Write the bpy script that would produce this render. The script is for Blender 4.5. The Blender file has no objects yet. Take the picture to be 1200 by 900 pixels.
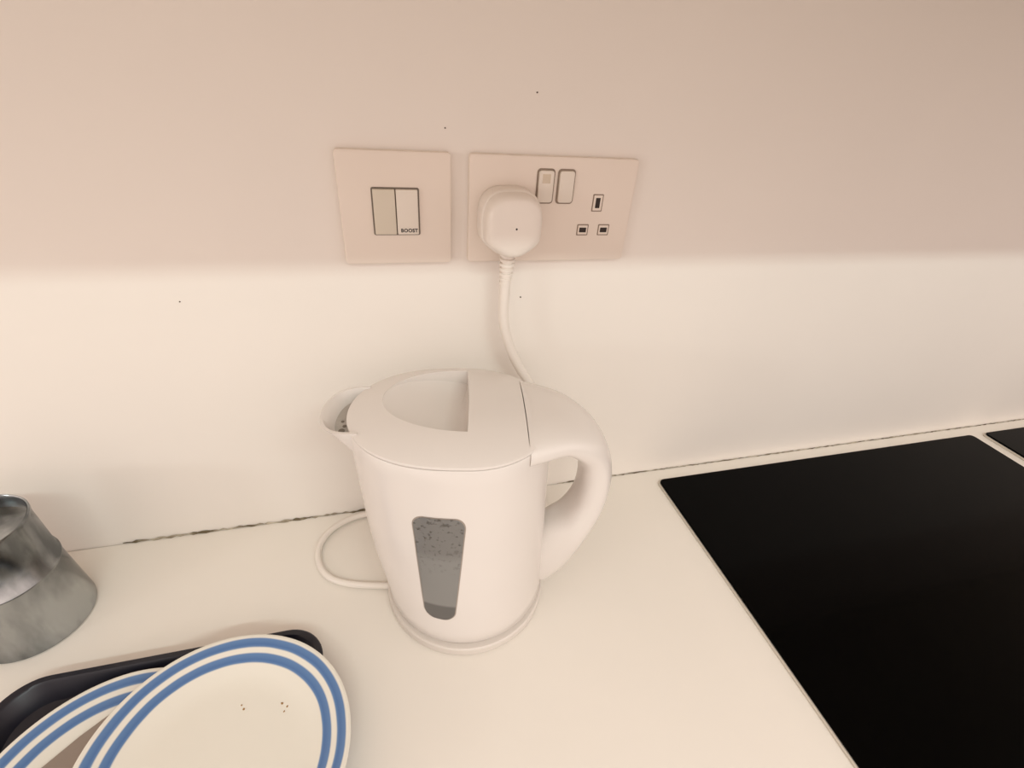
import bpy, bmesh, math, random
from mathutils import Vector, Matrix
random.seed(4)
C=bpy.context.collection
def lin(c):
    return tuple(((x/255)/12.92 if x/255<=.04045 else ((x/255+.055)/1.055)**2.4) for x in c)+(1,)
# ------------------------------------------------------------ materials
def mat(name,rgb,rough=.4,metal=0.,spec=.5,noise=0.,nscale=8.,bump=0.,bscale=200.,coat=0.):
    m=bpy.data.materials.new(name); m.use_nodes=True; nt=m.node_tree; b=nt.nodes['Principled BSDF']
    c=lin(rgb)
    b.inputs['Base Color'].default_value=c; b.inputs['Roughness'].default_value=rough
    b.inputs['Metallic'].default_value=metal; b.inputs['Specular IOR Level'].default_value=spec
    b.inputs['Coat Weight'].default_value=coat
    tc=nt.nodes.new('ShaderNodeTexCoord')
    if noise>0:
        n=nt.nodes.new('ShaderNodeTexNoise'); n.inputs['Scale'].default_value=nscale; n.inputs['Detail'].default_value=5
        nt.links.new(tc.outputs['Object'],n.inputs['Vector'])
        r=nt.nodes.new('ShaderNodeValToRGB')
        r.color_ramp.elements[0].position=.3; r.color_ramp.elements[1].position=.7
        r.color_ramp.elements[0].color=tuple(x*(1-noise) for x in c[:3])+(1,); r.color_ramp.elements[1].color=c
        nt.links.new(n.outputs['Fac'],r.inputs['Fac']); nt.links.new(r.outputs['Color'],b.inputs['Base Color'])
    if bump>0:
        n=nt.nodes.new('ShaderNodeTexNoise'); n.inputs['Scale'].default_value=bscale; n.inputs['Detail'].default_value=3
        nt.links.new(tc.outputs['Object'],n.inputs['Vector'])
        bp=nt.nodes.new('ShaderNodeBump'); bp.inputs['Strength'].default_value=bump; bp.inputs['Distance'].default_value=.002
        nt.links.new(n.outputs['Fac'],bp.inputs['Height']); nt.links.new(bp.outputs['Normal'],b.inputs['Normal'])
    return m
M_wall=mat('wall_paint',(237,230,222),.55,noise=.03,nscale=4,bump=.05,bscale=40,spec=.3)
M_counter=mat('worktop_laminate',(237,231,222),.38,noise=.03,nscale=5,bump=.03,bscale=60,spec=.4)
M_plastic=mat('kettle_plastic',(224,217,211),.25,noise=.015,nscale=20)
M_plastic2=mat('kettle_base_plastic',(218,210,202),.35)
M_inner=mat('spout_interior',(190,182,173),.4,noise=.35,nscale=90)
M_seam=mat('seam_shadow_gap',(150,138,128),.7)
M_plate=mat('faceplate_plastic',(232,220,208),.35,noise=.01)
M_plug=mat('plug_plastic',(232,224,215),.3)
M_rock=mat('rocker_plastic',(214,205,188),.3)
M_rockw=mat('rocker_white',(228,219,207),.3)
M_frame=mat('rocker_frame',(112,102,90),.5)
M_frame2=mat('socket_frame',(140,124,108),.5)
M_hole=mat('pin_hole',(40,26,18),.6)
M_print=mat('dark_print',(40,36,34),.6)
M_hob=mat('hob_glass',(3,3,3),.12,spec=.05)
M_alu=mat('hob_trim',(205,198,186),.35,metal=.3)
M_tray=mat('tray_navy',(24,24,36),.35,noise=.2,nscale=30)
M_knife=mat('knife_steel',(160,150,142),.35,metal=.7)
M_crumb=mat('crumb',(150,112,60),.8)
M_speck=mat('speck',(84,68,58),.8)
M_cab=mat('cabinet_laminate',(232,224,212),.45,noise=.02)
M_floor=mat('floor_vinyl',(150,120,95),.5,noise=.2,nscale=6)
def steel():
    m=bpy.data.materials.new('galvanised_steel'); m.use_nodes=True; nt=m.node_tree; b=nt.nodes['Principled BSDF']
    L=nt.links.new; N=nt.nodes.new
    b.inputs['Metallic'].default_value=.95; b.inputs['Roughness'].default_value=.24
    tc=N('ShaderNodeTexCoord'); mp=N('ShaderNodeMapping'); mp.inputs['Scale'].default_value=(1,1,.35); L(tc.outputs['Object'],mp.inputs[0])
    n=N('ShaderNodeTexNoise'); n.inputs['Scale'].default_value=38; n.inputs['Detail'].default_value=6; L(mp.outputs[0],n.inputs['Vector'])
    r=N('ShaderNodeValToRGB'); e=r.color_ramp.elements; e[0].position=.35; e[0].color=lin((104,107,108)); e[1].position=.65; e[1].color=lin((180,184,185))
    L(n.outputs['Fac'],r.inputs['Fac']); L(r.outputs['Color'],b.inputs['Base Color'])
    n2=N('ShaderNodeTexNoise'); n2.inputs['Scale'].default_value=70; L(tc.outputs['Object'],n2.inputs['Vector'])
    mr=N('ShaderNodeMapRange'); mr.inputs['To Min'].default_value=.10; mr.inputs['To Max'].default_value=.30; L(n2.outputs['Fac'],mr.inputs['Value']); L(mr.outputs[0],b.inputs['Roughness'])
    return m
M_steel=steel()
def dirty():
    m=bpy.data.materials.new('joint_grime'); m.use_nodes=True; nt=m.node_tree; b=nt.nodes['Principled BSDF']; b.inputs['Roughness'].default_value=.8
    tc=nt.nodes.new('ShaderNodeTexCoord'); n=nt.nodes.new('ShaderNodeTexNoise'); n.inputs['Scale'].default_value=45; n.inputs['Detail'].default_value=6
    nt.links.new(tc.outputs['Object'],n.inputs['Vector'])
    r=nt.nodes.new('ShaderNodeValToRGB'); r.color_ramp.elements[0].position=.42; r.color_ramp.elements[1].position=.62
    r.color_ramp.elements[0].color=lin((104,90,66)); r.color_ramp.elements[1].color=lin((200,188,168))
    nt.links.new(n.outputs['Fac'],r.inputs['Fac']); nt.links.new(r.outputs['Color'],b.inputs['Base Color']); return m
M_dirty=dirty()
def winmat():
    m=bpy.data.materials.new('water_gauge'); m.use_nodes=True; nt=m.node_tree; b=nt.nodes['Principled BSDF']; b.inputs['Roughness'].default_value=.22
    L=nt.links.new; N=nt.nodes.new
    tc=N('ShaderNodeTexCoord'); s=N('ShaderNodeSeparateXYZ'); L(tc.outputs['Object'],s.inputs[0])
    r=N('ShaderNodeValToRGB'); r.color_ramp.interpolation='LINEAR'
    mr=N('ShaderNodeMapRange'); mr.inputs['From Min'].default_value=.04; mr.inputs['From Max'].default_value=.17
    L(s.outputs['Z'],mr.inputs['Value']); L(mr.outputs[0],r.inputs['Fac'])
    e=r.color_ramp.elements; e[0].position=0; e[0].color=lin((90,88,86)); e[1].position=1; e[1].color=lin((116,114,111))
    for p,c in((.19,(90,88,86)),(.21,(128,127,124)),(.6,(128,127,124)),(.68,(114,112,109))):
        x=e.new(p); x.color=lin(c)
    v=N('ShaderNodeTexNoise'); v.inputs['Scale'].default_value=300; v.inputs['Detail'].default_value=2; L(tc.outputs['Object'],v.inputs['Vector'])
    v2=N('ShaderNodeValToRGB'); v2.color_ramp.elements[0].position=.58; v2.color_ramp.elements[1].position=.70; L(v.outputs['Fac'],v2.inputs['Fac'])
    zm=N('ShaderNodeMapRange'); zm.inputs['From Min'].default_value=.10; zm.inputs['From Max'].default_value=.145; L(s.outputs['Z'],zm.inputs['Value'])
    mu=N('ShaderNodeMath'); mu.operation='MULTIPLY'; L(v2.outputs['Color'],mu.inputs[0]); L(zm.outputs[0],mu.inputs[1])
    mx=N('ShaderNodeMix'); mx.data_type='RGBA'; L(mu.outputs[0],mx.inputs['Factor']); L(r.outputs['Color'],mx.inputs['A']); mx.inputs['B'].default_value=lin((84,80,75))
    L(mx.outputs['Result'],b.inputs['Base Color'])
    bp=N('ShaderNodeBump'); bp.inputs['Strength'].default_value=.8; bp.inputs['Distance'].default_value=.001; L(mu.outputs[0],bp.inputs['Height']); L(bp.outputs['Normal'],b.inputs['Normal'])
    return m
M_win=winmat()
PR=.0838
def platemat():
    m=bpy.data.materials.new('striped_glaze'); m.use_nodes=True; nt=m.node_tree; b=nt.nodes['Principled BSDF']; b.inputs['Roughness'].default_value=.16
    L=nt.links.new; N=nt.nodes.new
    tc=N('ShaderNodeTexCoord'); s=N('ShaderNodeSeparateXYZ'); L(tc.outputs['Object'],s.inputs[0])
    cb=N('ShaderNodeCombineXYZ'); L(s.outputs['X'],cb.inputs[0]); L(s.outputs['Y'],cb.inputs[1])
    ln=N('ShaderNodeVectorMath'); ln.operation='LENGTH'; L(cb.outputs[0],ln.inputs[0])
    nz=N('ShaderNodeTexNoise'); nz.inputs['Scale'].default_value=25; L(tc.outputs['Object'],nz.inputs['Vector'])
    ad=N('ShaderNodeMath'); ad.operation='MULTIPLY_ADD'; ad.inputs[1].default_value=.0014; L(nz.outputs['Fac'],ad.inputs[0]); L(ln.outputs['Value'],ad.inputs[2])
    mr=N('ShaderNodeMapRange'); mr.inputs['From Max'].default_value=PR; L(ad.outputs[0],mr.inputs['Value'])
    r=N('ShaderNodeValToRGB'); L(mr.outputs[0],r.inputs['Fac'])
    cream=lin((229,225,214)); blue=lin((96,130,174)); bl2=lin((78,112,162)); e=r.color_ramp.elements
    e[0].position=0; e[0].color=cream; e[1].position=1; e[1].color=cream
    for p,c in((.775,cream),(.785,blue),(.80,bl2),(.848,blue),(.858,cream),(.893,cream),(.903,blue),(.92,bl2),(.966,blue),(.976,cream)):
        x=e.new(p); x.color=c
    L(r.outputs['Color'],b.inputs['Base Color']); return m
M_striped=platemat()
# ------------------------------------------------------------ helpers
def mkobj(name,me,m,parent=None,smooth=35,loc=None):
    o=bpy.data.objects.new(name,me); C.objects.link(o)
    if m: me.materials.append(m)
    if smooth:
        me.polygons.foreach_set('use_smooth',[True]*len(me.polygons)); me.set_sharp_from_angle(angle=math.radians(smooth))
    if parent: o.parent=parent
    if loc: o.location=loc
    return o
def pydata(name,v,f,m,parent=None,smooth=35,loc=None):
    me=bpy.data.meshes.new(name); me.from_pydata([tuple(p) for p in v],[],f); me.validate()
    bm=bmesh.new(); bm.from_mesh(me); bmesh.ops.recalc_face_normals(bm,faces=bm.faces); bm.to_mesh(me); bm.free()
    return mkobj(name,me,m,parent,smooth,loc)
def box(name,a,b,m,parent=None,bev=0.,seg=3,smooth=35):
    bm=bmesh.new(); bmesh.ops.create_cube(bm,size=1)
    for v in bm.verts:
        v.co=Vector([(a[i]+b[i])/2+v.co[i]*(b[i]-a[i]) for i in range(3)])
    if bev: bmesh.ops.bevel(bm,geom=bm.edges[:],offset=bev,segments=seg,profile=.6,affect='EDGES')
    me=bpy.data.meshes.new(name); bm.to_mesh(me); bm.free(); return mkobj(name,me,m,parent,smooth)
def empty(name,loc=(0,0,0),rz=0):
    o=bpy.data.objects.new(name,None); o.location=loc; o.rotation_euler=(0,0,rz); o.empty_display_size=.02; C.objects.link(o); return o
def loft(rings,cap0=True,cap1=True,close=False):
    v=[];f=[];n=len(rings[0])
    for r in rings: v+=list(r)
    k=len(rings)
    for i in range(k-1 if not close else k):
        a=i*n;b=((i+1)%k)*n
        for j in range(n): f.append((a+j,a+(j+1)%n,b+(j+1)%n,b+j))
    if cap0: f.append(tuple(reversed(range(n))))
    if cap1: f.append(tuple((k-1)*n+j for j in range(n)))
    return v,f
def revolve(name,prof,m,parent=None,n=96,smooth=35,c=(0,0),loc=None):
    rings=[[ (c[0]+r*math.cos(2*math.pi*j/n),c[1]+r*math.sin(2*math.pi*j/n),z) for j in range(n)] for r,z in prof]
    v,f=loft(rings,True,True); return pydata(name,v,f,m,parent,smooth,loc)
def rrect(cx,cy,w,h,r,n=8):
    pts=[]
    for (sx,sy,a0) in((1,1,0),(-1,1,90),(-1,-1,180),(1,-1,270)):
        for i in range(n+1):
            a=math.radians(a0+90*i/n); pts.append((cx+sx*(w/2-r)+r*math.cos(a),cy+sy*(h/2-r)+r*math.sin(a)))
    return pts
def wallslab(name,cx,cz,w,h,r,y0,y1,m,parent,bev=.0012,taper=0.):
    rings=[]
    for y,ins in((y0,0),(y1+bev,taper),(y1+bev*.3,taper+bev*.3),(y1,taper+bev)):
        rings.append([(x,y,z) for x,z in rrect(cx,cz,w-2*ins,h-2*ins,max(r-ins,.0002))])
    v,f=loft(rings); return pydata(name,v,f,m,parent,30)
def curve(name,pts,rad,m,parent=None):
    cu=bpy.data.curves.new(name,'CURVE'); cu.dimensions='3D'; cu.bevel_depth=1.; cu.bevel_resolution=6; cu.resolution_u=10; cu.use_fill_caps=True
    s=cu.splines.new('NURBS'); s.points.add(len(pts)-1)
    for i,p in enumerate(pts):
        s.points[i].co=(*p,1); s.points[i].radius=rad[i]
    s.use_endpoint_u=True; s.order_u=4
    o=bpy.data.objects.new(name,cu); C.objects.link(o)
    dg=bpy.context.evaluated_depsgraph_get(); dg.update(); me=bpy.data.meshes.new_from_object(o.evaluated_get(dg))
    bpy.data.objects.remove(o)
    return mkobj(name,me,m,parent,60)
def boolean(o,cutter,op='DIFFERENCE'):
    md=o.modifiers.new('b','BOOLEAN'); md.object=cutter; md.operation=op; md.solver='EXACT'
    dg=bpy.context.evaluated_depsgraph_get(); dg.update()
    me=bpy.data.meshes.new_from_object(o.evaluated_get(dg)); o.modifiers.remove(md)
    old=o.data; o.data=me; bpy.data.meshes.remove(old)
    bpy.data.objects.remove(cutter)
    o.data.polygons.foreach_set('use_smooth',[True]*len(o.data.polygons)); o.data.set_sharp_from_angle(angle=math.radians(35))
# ------------------------------------------------------------ room shell
box('wall_back',(-1.6,0,-.9),(2.2,.1,1.5),M_wall,smooth=0)
box('floor',(-1.6,-2.6,-.95),(2.2,0,-.9),M_floor,smooth=0)
box('countertop',(-1.6,-.62,-.04),(2.2,-.0005,0),M_counter,bev=.002)
bc=empty('base_cabinet')
box('carcass',(-1.6,-.57,-.9),(2.2,-.01,-.0405),M_cab,bc,smooth=0)
for i in range(6): box('door_panel_%d'%i,(-1.58+i*.63,-.59,-.78),(-1.58+i*.63+.615,-.57,-.06),M_cab,bc,bev=.002)
wc=empty('wall_cabinet'); ZC=.544
box('carcass',(-1.6,-.31,ZC),(2.2,-.0005,1.25),M_cab,wc,smooth=0)
for i in range(6): box('door_panel_%d'%i,(-1.58+i*.63,-.33,ZC),(-1.58+i*.63+.615,-.31,1.25),M_cab,wc,bev=.002)
def joint(name,x0,x1,m,h,d,jit,base=0.):
    v=[];f=[];n=int((x1-x0)/.004)
    for i in range(n+1):
        x=x0+(x1-x0)*i/n; a=h*(1+random.uniform(-jit,jit)); b=d*(1+random.uniform(-jit,jit))
        v+=[(x,-.0006,base),(x,-.0006,base+a),(x,-b*.5,base+a*.6),(x,-b,base+.0002)]
    for i in range(n):
        for j in range(3): f.append((i*4+j,i*4+j+1,i*4+j+5,i*4+j+4))
    return pydata(name,v,f,m,None,60)
joint('trim_1',-.352,-.098,M_dirty,.0018,.0016,.7)
joint('trim_2',.12,1.6,M_dirty,.0010,.0012,.7)
sp=empty('wall_marks')
for i,(x,z,r) in enumerate(((.052,.421,.0007),(-.018,.394,.0006),(-.23,.262,.0006),(.052,.255,.0009))):
    rings=[[(x+r*k*math.cos(a*math.pi/5)*random.uniform(.7,1.2),y,z+r*k*math.sin(a*math.pi/5)*random.uniform(.7,1.2)) for a in range(10)] for y,k in((0,1),(-.0004,.8))]
    v,f=loft(rings); pydata('speck_%d'%i,v,f,M_speck,sp)
# ------------------------------------------------------------ hobs
def hob(name,x0,x1,y0,y1):
    e=empty(name)
    cx,cy,w,h=(x0+x1)/2,(y0+y1)/2,x1-x0,y1-y0
    rings=[[(x,y,z) for x,y in rrect(cx,cy,w-2*i,h-2*i,.008-i)] for z,i in((.0002,0),(.0022,0),(.003,.0006))]
    v,f=loft(rings); pydata('trim_frame',v,f,M_alu,e)
    rings=[[(x,y,z) for x,y in rrect(cx,cy,w-2*i,h-2*i,.009-i)] for z,i in((.001,.0016),(.0045,.0016),(.0054,.0026))]
    v,f=loft(rings); pydata('glass_top',v,f,M_hob,e)
    return e
hob('ceramic_hob',.2493,.802,-.54,-.0206)
hob('ceramic_hob',.826,1.38,-.54,-.0206)
# ------------------------------------------------------------ switch
sw=empty('wall_switch')
wallslab('faceplate',-.0573,.33495,.086,.086,.003,0,-.006,M_plate,sw)
wallslab('rocker_surround',-.058,.334,.0365,.0365,.0015,-.005,-.0068,M_frame,sw,.0004)
wallslab('rocker_1',-.0668,.334,.0166,.0342,.0008,-.006,-.0092,M_rock,sw,.0006)
wallslab('rocker_2',-.0494,.334,.0166,.0342,.0008,-.006,-.0092,M_rockw,sw,.0006)
def text(name,s,x,y,z,size,m,parent):
    cu=bpy.data.curves.new(name,'FONT'); cu.body=s; cu.size=size; cu.extrude=.00008; cu.offset=.00012; cu.align_x='CENTER'; cu.align_y='CENTER'
    cu.space_character=1.08
    o=bpy.data.objects.new(name,cu); o.location=(x,y,z); o.rotation_euler=(math.pi/2,0,0); C.objects.link(o); cu.materials.append(m); o.parent=parent
text('label_boost','BOOST',-.0486,-.0093,.3200,.0039,M_print,sw)
# ------------------------------------------------------------ double socket
so=empty('electrical_socket')
wallslab('faceplate',.073,.33495,.146,.086,.003,0,-.006,M_plate,so)
for i,cx in enumerate((.0635,.0815)):
    wallslab('rocker_surround_%d'%i,cx,.3552,.0155,.0275,.003,-.005,-.0067,M_frame2,so,.0004)
    wallslab('rocker_%d'%i,cx,.3552,.0128,.0248,.0022,-.006,-.0088,M_rockw,so,.0006)
box('indicator',(.0600,-.00895,.3580),(.0668,-.0086,.3650),mat('indicator',(206,192,172),.25,metal=.2),so)
def pin(nm,cx,cz,w,h,fw,fh):
    wallslab(nm+'_surround',cx,cz,fw,fh,.0008,-.005,-.0064,M_frame2,so,.0003)
    wallslab(nm+'_collar',cx,cz,fw-.0018,fh-.0018,.0006,-.0055,-.0066,M_plate,so,.0003)
    wallslab(nm+'_hole',cx,cz,w,h,.0004,-.006,-.00675,M_hole,so,.0001)
pin('earth',.1128,.3425,.0042,.0085,.0098,.0145)
pin('neutral',.1023,.3195,.0065,.0042,.0108,.0098)
pin('live',.1222,.3195,.0065,.0042,.0108,.0098)
# ------------------------------------------------------------ plug + cord
pl=empty('power_plug')
def plugring(y,s,dz=0):
    pts=[]; n=64
    for j in range(n):
        a=2*math.pi*j/n; c,sn=math.cos(a),math.sin(a); e=2/2.9
        x=.0250*s*math.copysign(abs(c)**e,c); z=.0266*s*math.copysign(abs(sn)**e,sn)
        if z<-.012*s: x*=1-.42*((-z/s-.012)/.014)**1.4
        pts.append((.0315+x,y,.3295+z+dz))
    return pts
rg=[plugring(-.0062,.97),plugring(-.009,1.),plugring(-.024,1.),plugring(-.0255,.985),plugring(-.0262,.95),plugring(-.034,.92),plugring(-.0375,.87),plugring(-.0392,.78),plugring(-.0398,.6)]
v,f=loft(rg); pydata('plug_body',v,f,M_plug,pl,40)
o=revolve('fuse_mark',[(.0008,0),(.0008,.0004),(.0005,.0006)],M_print,pl,24); o.location=(.0322,-.0396,.3295); o.rotation_euler=(math.pi/2,0,0)
for i in range(7):
    z=.3045-i*.0042; r=.0068-.00028*i
    o=revolve('strain_relief_%d'%i,[(r*.76,0),(r,.0006),(r,.0026),(r*.76,.0032),(r*.7,.0044)],M_plug,pl,32); o.location=(.0315-.0002*i,-.021,z-.003)
cord=[(.0315,-.021,.306),(.0308,-.021,.285),(.0300,-.022,.262),(.0300,-.023,.24),(.038,-.023,.215),(.049,-.023,.19),(.067,-.022,.165),(.084,-.022,.13),(.085,-.022,.08),(.065,-.022,.025),(.03,-.022,.0048),(-.03,-.016,.0044),(-.09,-.010,.0044),(-.125,-.010,.0042),(-.152,-.026,.0040),(-.163,-.052,.0036),(-.153,-.084,.0036),(-.128,-.098,.0036),(-.104,-.104,.0038),(-.084,-.108,.0042)]
curve('cord',cord,[.0047]*6+[.0045,.0042,.004,.0037,.0035,.0034]+[.0032]*8,M_plug,pl)
# ------------------------------------------------------------ kettle
K=empty('electric_kettle',(-.0155,-.113,0),math.radians(-10))
NZ=160
def lerp(a,b,t): return a+(b-a)*t
def tab(t,x):
    for i in range(len(t)-1):
        if x<=t[i+1][0]:
            u=(x-t[i][0])/(t[i+1][0]-t[i][0]); return lerp(t[i][1],t[i+1][1],max(0,u))
    return t[-1][1]
ZR=.2080
def r0(z): return tab([(.013,.0708),(.0165,.0730),(.03,.0726),(.08,.0700),(.14,.0668),(ZR,.0638),(.25,.0638)],z)
def ex(z): return tab([(.013,0),(.03,.002),(.08,.013),(.12,.019),(ZR,.0280),(.25,.0280)],z)
def bp(th,z,off=0.,s=1.):
    r=r0(z)+ex(z)*max(0,math.cos(th-math.pi))**2.0+off
    return (s*r*math.cos(th),s*r*math.sin(th))
def ring(z,off=0.,s=1.,zz=None):
    return [(*bp(2*math.pi*j/NZ,z,off,s),z if zz is None else zz) for j in range(NZ)]
revolve('power_base',[(.0735,0),(.0754,.0012),(.0757,.0035),(.0755,.0085),(.0744,.0098),(.070,.0102)],M_plastic2,K,NZ)
revolve('base_gap',[(.0698,.0095),(.0698,.0135)],M_seam,K,NZ)
rg=[ring(.013,-.001),ring(.0138,0)]+[ring(.0165)]+[ring(.03+i*.0127) for i in range(14)]+[ring(ZR-.001),ring(ZR,-.0006),ring(ZR,0,.94),ring(.20,0,.92,.186)]
v,f=loft(rg); pydata('body_shell',v,f,M_plastic,K,40)
v,f=loft([ring(ZR-.0005,-.0014),ring(ZR+.002,-.0014)],False,False); pydata('rim_gap',v,f,M_seam,K)
ZL=ZR+.0012
def dome(s): return ZL+.002+.0092*(1-s**3)
rg=[[(x*.90,y*.90,.188) for x,y,z in ring(ZL)],[(x*.93,y*.93,ZL-.0006) for x,y,z in ring(ZL)],ring(ZL-.0003,-.001),ring(ZL,-.0001),ring(ZL+.0014,.0001),ring(ZL+.002,-.0002)]
for s in (.985,.96,.93,.88,.82,.75,.67,.58,.48,.37,.25,.12,.03): rg.append(ring(.208,0,s,dome(s)))
v,f=loft(rg); lid=pydata('lid',v,f,M_plastic,K,40)
cx0,cy0,ax,ay=-.002,.0095,.065,.044
bd=[]
for i in range(41):
    a=math.pi/2+math.pi*i/40; bd.append((cx0+ax*math.cos(a),cy0+ay*math.sin(a)))
for i in range(1,16): bd.append((cx0+.001*math.sin(math.pi*i/16),cy0-ay+2*ay*i/16))
def lz(x):
    t=(x-(cx0-ax))/ax; return .2160-.0145*max(0,min(1,t))**.9
pc=(-.012,cy0)
rg=[[(x,y,.24) for x,y in bd],[(x,y,lz(x)) for x,y in bd]]
for s in(.96,.9,.8,.65,.5,.35,.2,.06):
    rg.append([(pc[0]+(x-pc[0])*s,pc[1]+(y-pc[1])*s,lz(pc[0]+(x-pc[0])*s)-.0075*(1-s**3)) for x,y in bd])
v,f=loft(rg); cut=pydata('cut',v,f,M_plastic,K,0); boolean(lid,cut)
cut=box('cut2',(.0412,-.09,.2125),(.0420,.09,.24),M_plastic,K,smooth=0); boolean(lid,cut)
sec=[((.0425,.2166),(.0425,.190),.0500),((.055,.2166),(.055,.190),.0450),((.078,.2122),(.070,.190),.0370),((.099,.200),(.083,.179),.0300),((.113,.182),(.091,.167),.0245),((.1200,.160),(.0945,.152),.0220),((.1215,.136),(.0955,.135),.0210),((.1195,.112),(.0930,.118),.0205),((.114,.087),(.084,.101),.0205),((.106,.060),(.067,.087),.0205),((.096,.035),(.050,.066),.0205),((.082,.0155),(.045,.045),.019)]
def cr(p0,p1,p2,p3,t): return .5*((2*p1)+(-p0+p2)*t+(2*p0-5*p1+4*p2-p3)*t*t+(-p0+3*p1-3*p2+p3)*t**3)
flat=[(*a,*b,w) for a,b,w in sec]; rg=[]
for i in range(len(flat)-1):
    q=[flat[max(0,i-1)],flat[i],flat[i+1],flat[min(len(flat)-1,i+2)]]
    for k in range(6 if i<len(flat)-2 else 7):
        t=k/6; P=[cr(q[0][d],q[1][d],q[2][d],q[3][d],t) for d in range(5)]
        o_=Vector((P[0],P[1])); i_=Vector((P[2],P[3])); c_=(o_+i_)/2; h_=(o_-i_)/2; w=P[4]; rr=[]
        for j in range(48):
            a=2*math.pi*j/48; e=2/2.6; ca,sa=math.cos(a),math.sin(a)
            u=math.copysign(abs(ca)**e,ca); s_=math.copysign(abs(sa)**e,sa)
            p=c_+h_*u; rr.append((p.x,w*s_,p.y))
        rg.append(rr)
v,f=loft(rg); pydata('handle',v,f,M_plastic,K,50)
# spout shell
NP=48; NT=14; ZS=.2130; ZB=.150
def spt(i,k,inset):
    ph=-math.pi/2+math.pi*i/NP; t=k/NT
    pr=(.0315-inset)*(1-t)**1.7; hw=(.0305-inset)*(1-.5*t)
    x=-.0795-pr*abs(math.cos(ph))**.62; y=hw*math.sin(ph); z=lerp(ZS-.0020*math.cos(ph),ZB,t)
    return (x+.006*t,y,z)
v=[];f=[]
for ins in(0,.002):
    for k in range(NT+1):
        for i in range(NP+1): v.append(spt(i,k,ins))
n=NP+1; off=(NT+1)*n
for s in(0,off):
    for k in range(NT):
        for i in range(NP): f.append((s+k*n+i,s+k*n+i+1,s+(k+1)*n+i+1,s+(k+1)*n+i))
for i in range(NP): f.append((i,i+1,off+i+1,off+i))
pydata('spout',v,f,M_plastic,K,50)
t=.16; k=t*NT; zf=.2025
fl=[(x,y,zf) for x,y,z in [spt(i,k,.0012) for i in range(NP+1)]]
v=[(-.074,0,zf)]+fl; f=[(0,i+1,i+2) for i in range(NP)]
pydata('spout_floor',v,f,M_inner,K,0)
for i,(x,y,r) in enumerate(((-.0945,-.014,.0024),(-.0935,-.0085,.0015),(-.096,-.003,.0013))):
    o=revolve('pour_hole_%d'%i,[(r,0),(r*.9,.0004)],M_frame,K,16); o.location=(x,y,zf)
# water gauge window
th0=math.radians(-108); z0,z1=.048,.164
cz=.010
zs=[z0+cz*(1-math.cos(a*math.pi/2/8)) for a in range(9)]+[z0+cz+(z1-z0-2*cz)*i/20 for i in range(1,20)]+[z1-cz*(1-math.cos(a*math.pi/2/8)) for a in range(8,-1,-1)]
def gauge(name,offr,grow,m):
    v=[];f=[];nc=20
    for z in zs:
        hw=lerp(.0130,.0213,(z-z0)/(z1-z0))+grow; d=min(z-z0,z1-z)
        c=cz
        if d<c: hw=hw-c+math.sqrt(max(0,c*c-(c-d)**2))
        zz=z+grow*(-1 if z<(z0+z1)/2 else 1)*(1-min(1,d/c))
        for j in range(nc+1):
            u=-1+2*j/nc; th=th0+u*hw/.071
            o=offr if abs(u)<.999 else -.0005
            v.append((*bp(th,zz,o),zz))
    for i in range(len(zs)-1):
        for j in range(nc): f.append((i*(nc+1)+j,i*(nc+1)+j+1,(i+1)*(nc+1)+j+1,(i+1)*(nc+1)+j))
    return pydata(name,v,f,m,K,60)
gauge('gauge_bezel',.0003,.0008,M_seam)
gauge('gauge_window',.0006,0,M_win)
# ------------------------------------------------------------ canister
cn=empty('metal_canister',(-.391,-.073,0))
revolve('canister_body',[(.0390,0),(.0413,.0010),(.0415,.003),(.0368,.0630),(.0376,.0640),(.0376,.0660),(.0362,.0672),(.0345,.112),(.0352,.1135),(.0352,.1160),(.034,.1168),(.0332,.116),(.0328,.104),(.028,.103),(.002,.103)],M_steel,cn,96,50)
# ------------------------------------------------------------ tray
def tray():
    cx,cy=-.2595,-.2995; w,h=.229,.312; r=.03
    rings=[]
    for z,i in((.0,.014),(.001,.011),(.016,.002),(.0195,0),(.0205,.0008),(.0205,.0045),(.0190,.006),(.0055,.013),(.004,.018)):
        rings.append([(x,y,z) for x,y in rrect(cx,cy,w-2*i,h-2*i,r-i*.5,12)])
    v,f=loft(rings); return pydata('serving_tray',v,f,M_tray,None,40)
tray()
# ------------------------------------------------------------ plates
def plate(loc,rx,ry):
    prof=[(.044,0),(.047,.0002),(.0475,.0028),(.054,.0045),(.067,.0095),(.0805,.0150),(PR-.0004,.0168),(PR,.0178),(PR-.001,.0184),(.0805,.0178),(.067,.0128),(.058,.0088),(.052,.0068),(.044,.0060),(.025,.0056),(.002,.0056)]
    o=revolve('side_plate',prof,M_striped,None,128,50); o.location=loc; o.rotation_euler=(rx,ry,0); return o
plate((-.278,-.2395,.0045),0,0)
p1=plate((-.2055,-.2370,.0215),math.radians(-.5),math.radians(5.0))
for i,(x,y) in enumerate(((.034,.032),(.040,.034),(.038,.029),(.036,.026),(.006,.036),(.008,.033),(-.010,-.006),(-.008,-.008))):
    r=random.uniform(.0006,.0011); bm=bmesh.new(); bmesh.ops.create_icosphere(bm,subdivisions=1,radius=r)
    for w in bm.verts: w.co*=random.uniform(.7,1.25)
    me=bpy.data.meshes.new('crumb'); bm.to_mesh(me); bm.free(); o=mkobj('crumb_%d'%i,me,M_crumb,p1,0); o.location=(x,y,.0059)
kn=empty('table_knife',(-.320,-.222,.0140)); kn.rotation_euler=(0,0,math.radians(46))
rr=[]
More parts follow.
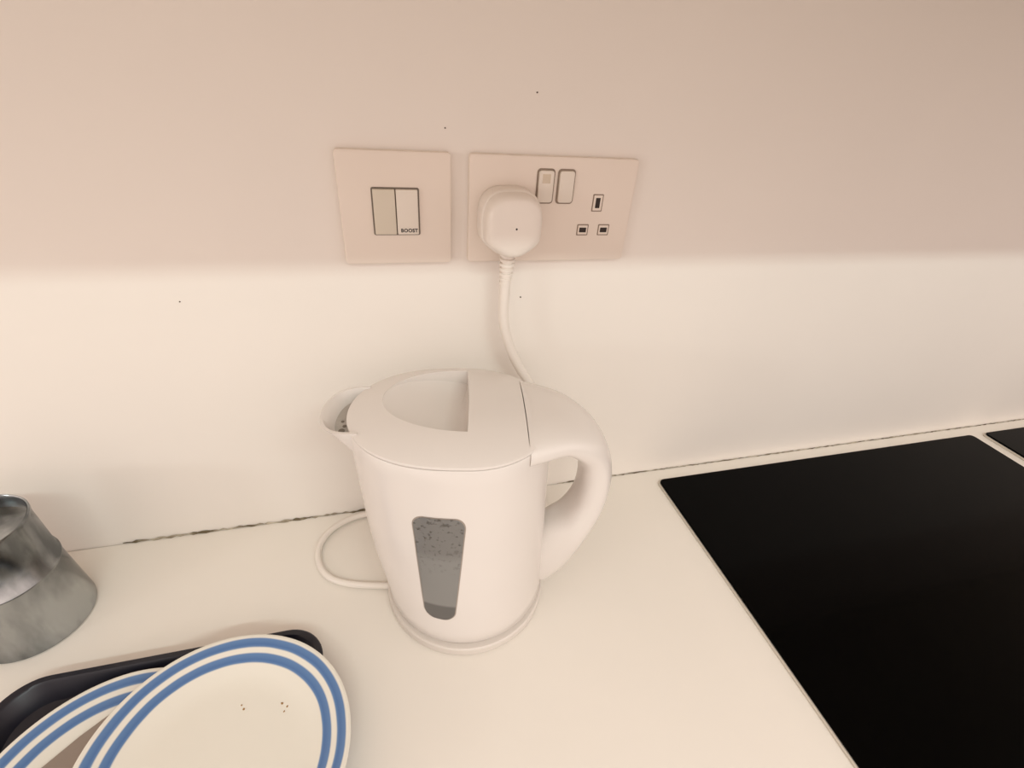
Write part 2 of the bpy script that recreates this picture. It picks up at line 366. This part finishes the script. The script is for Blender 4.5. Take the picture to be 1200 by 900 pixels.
for x,a,b in((-.09,-.005,.006),(-.06,-.008,.011),(0,-.009,.013),(.03,-.009,.012),(.045,-.008,.010),(.055,-.003,.008),(.058,.003,.006)):
    rr.append([(x,a,0),(x,b,-.0004),(x,b,.0012),(x,a,.0004)])
v,f=loft(rr); pydata('blade',v,f,M_knife,kn)
# ------------------------------------------------------------ lights
def area(name,loc,target,sx,sy,power,col):
    l=bpy.data.lights.new(name,'AREA'); l.shape='RECTANGLE'; l.size=sx; l.size_y=sy; l.energy=power; l.color=col
    o=bpy.data.objects.new(name,l); o.location=loc; C.objects.link(o)
    o.rotation_euler=(Vector(target)-Vector(loc)).to_track_quat('-Z','Y').to_euler(); return o
area('ceiling_strip_light',(.2,-1.55,1.50),(.2,0,.1),1.3,.05,12,(.84,1,.96))
area('side_lamp',(-1.9,-1.05,.50),(0,0,.1),.2,.2,3.6,(.93,.97,.95))
w=bpy.data.worlds.new('w'); bpy.context.scene.world=w; w.use_nodes=True
nt=w.node_tree; bg=nt.nodes['Background']; bg.inputs[1].default_value=1.40
tc=nt.nodes.new('ShaderNodeTexCoord'); nz=nt.nodes.new('ShaderNodeTexNoise'); nz.inputs['Scale'].default_value=2.2; nz.inputs['Detail'].default_value=1
nt.links.new(tc.outputs['Generated'],nz.inputs['Vector'])
r=nt.nodes.new('ShaderNodeValToRGB'); r.color_ramp.elements[0].position=.38; r.color_ramp.elements[0].color=(.50,.41,.37,1); r.color_ramp.elements[1].position=.56; r.color_ramp.elements[1].color=(1,.82,.74,1)
nt.links.new(nz.outputs['Fac'],r.inputs['Fac']); nt.links.new(r.outputs['Color'],bg.inputs[0])
# ------------------------------------------------------------ camera
a,b,c=.2941,.5741,-.0802
F=Vector((math.sin(a)*math.cos(b),math.cos(a)*math.cos(b),-math.sin(b))); R=Vector((math.cos(a),-math.sin(a),0)); D=F.cross(R)
R2=R*math.cos(c)+D*math.sin(c); D2=-R*math.sin(c)+D*math.cos(c)
cam=bpy.data.cameras.new('camera'); cam.sensor_width=36; cam.sensor_fit='HORIZONTAL'; cam.lens=565.3425/1200*36; cam.clip_start=.01
co=bpy.data.objects.new('camera',cam); C.objects.link(co)
co.matrix_world=Matrix((( R2.x,-D2.x,-F.x,-.0733),(R2.y,-D2.y,-F.y,-.4089),(R2.z,-D2.z,-F.z,.4333),(0,0,0,1)))
bpy.context.scene.camera=co
bpy.context.scene.view_settings.view_transform='Standard'
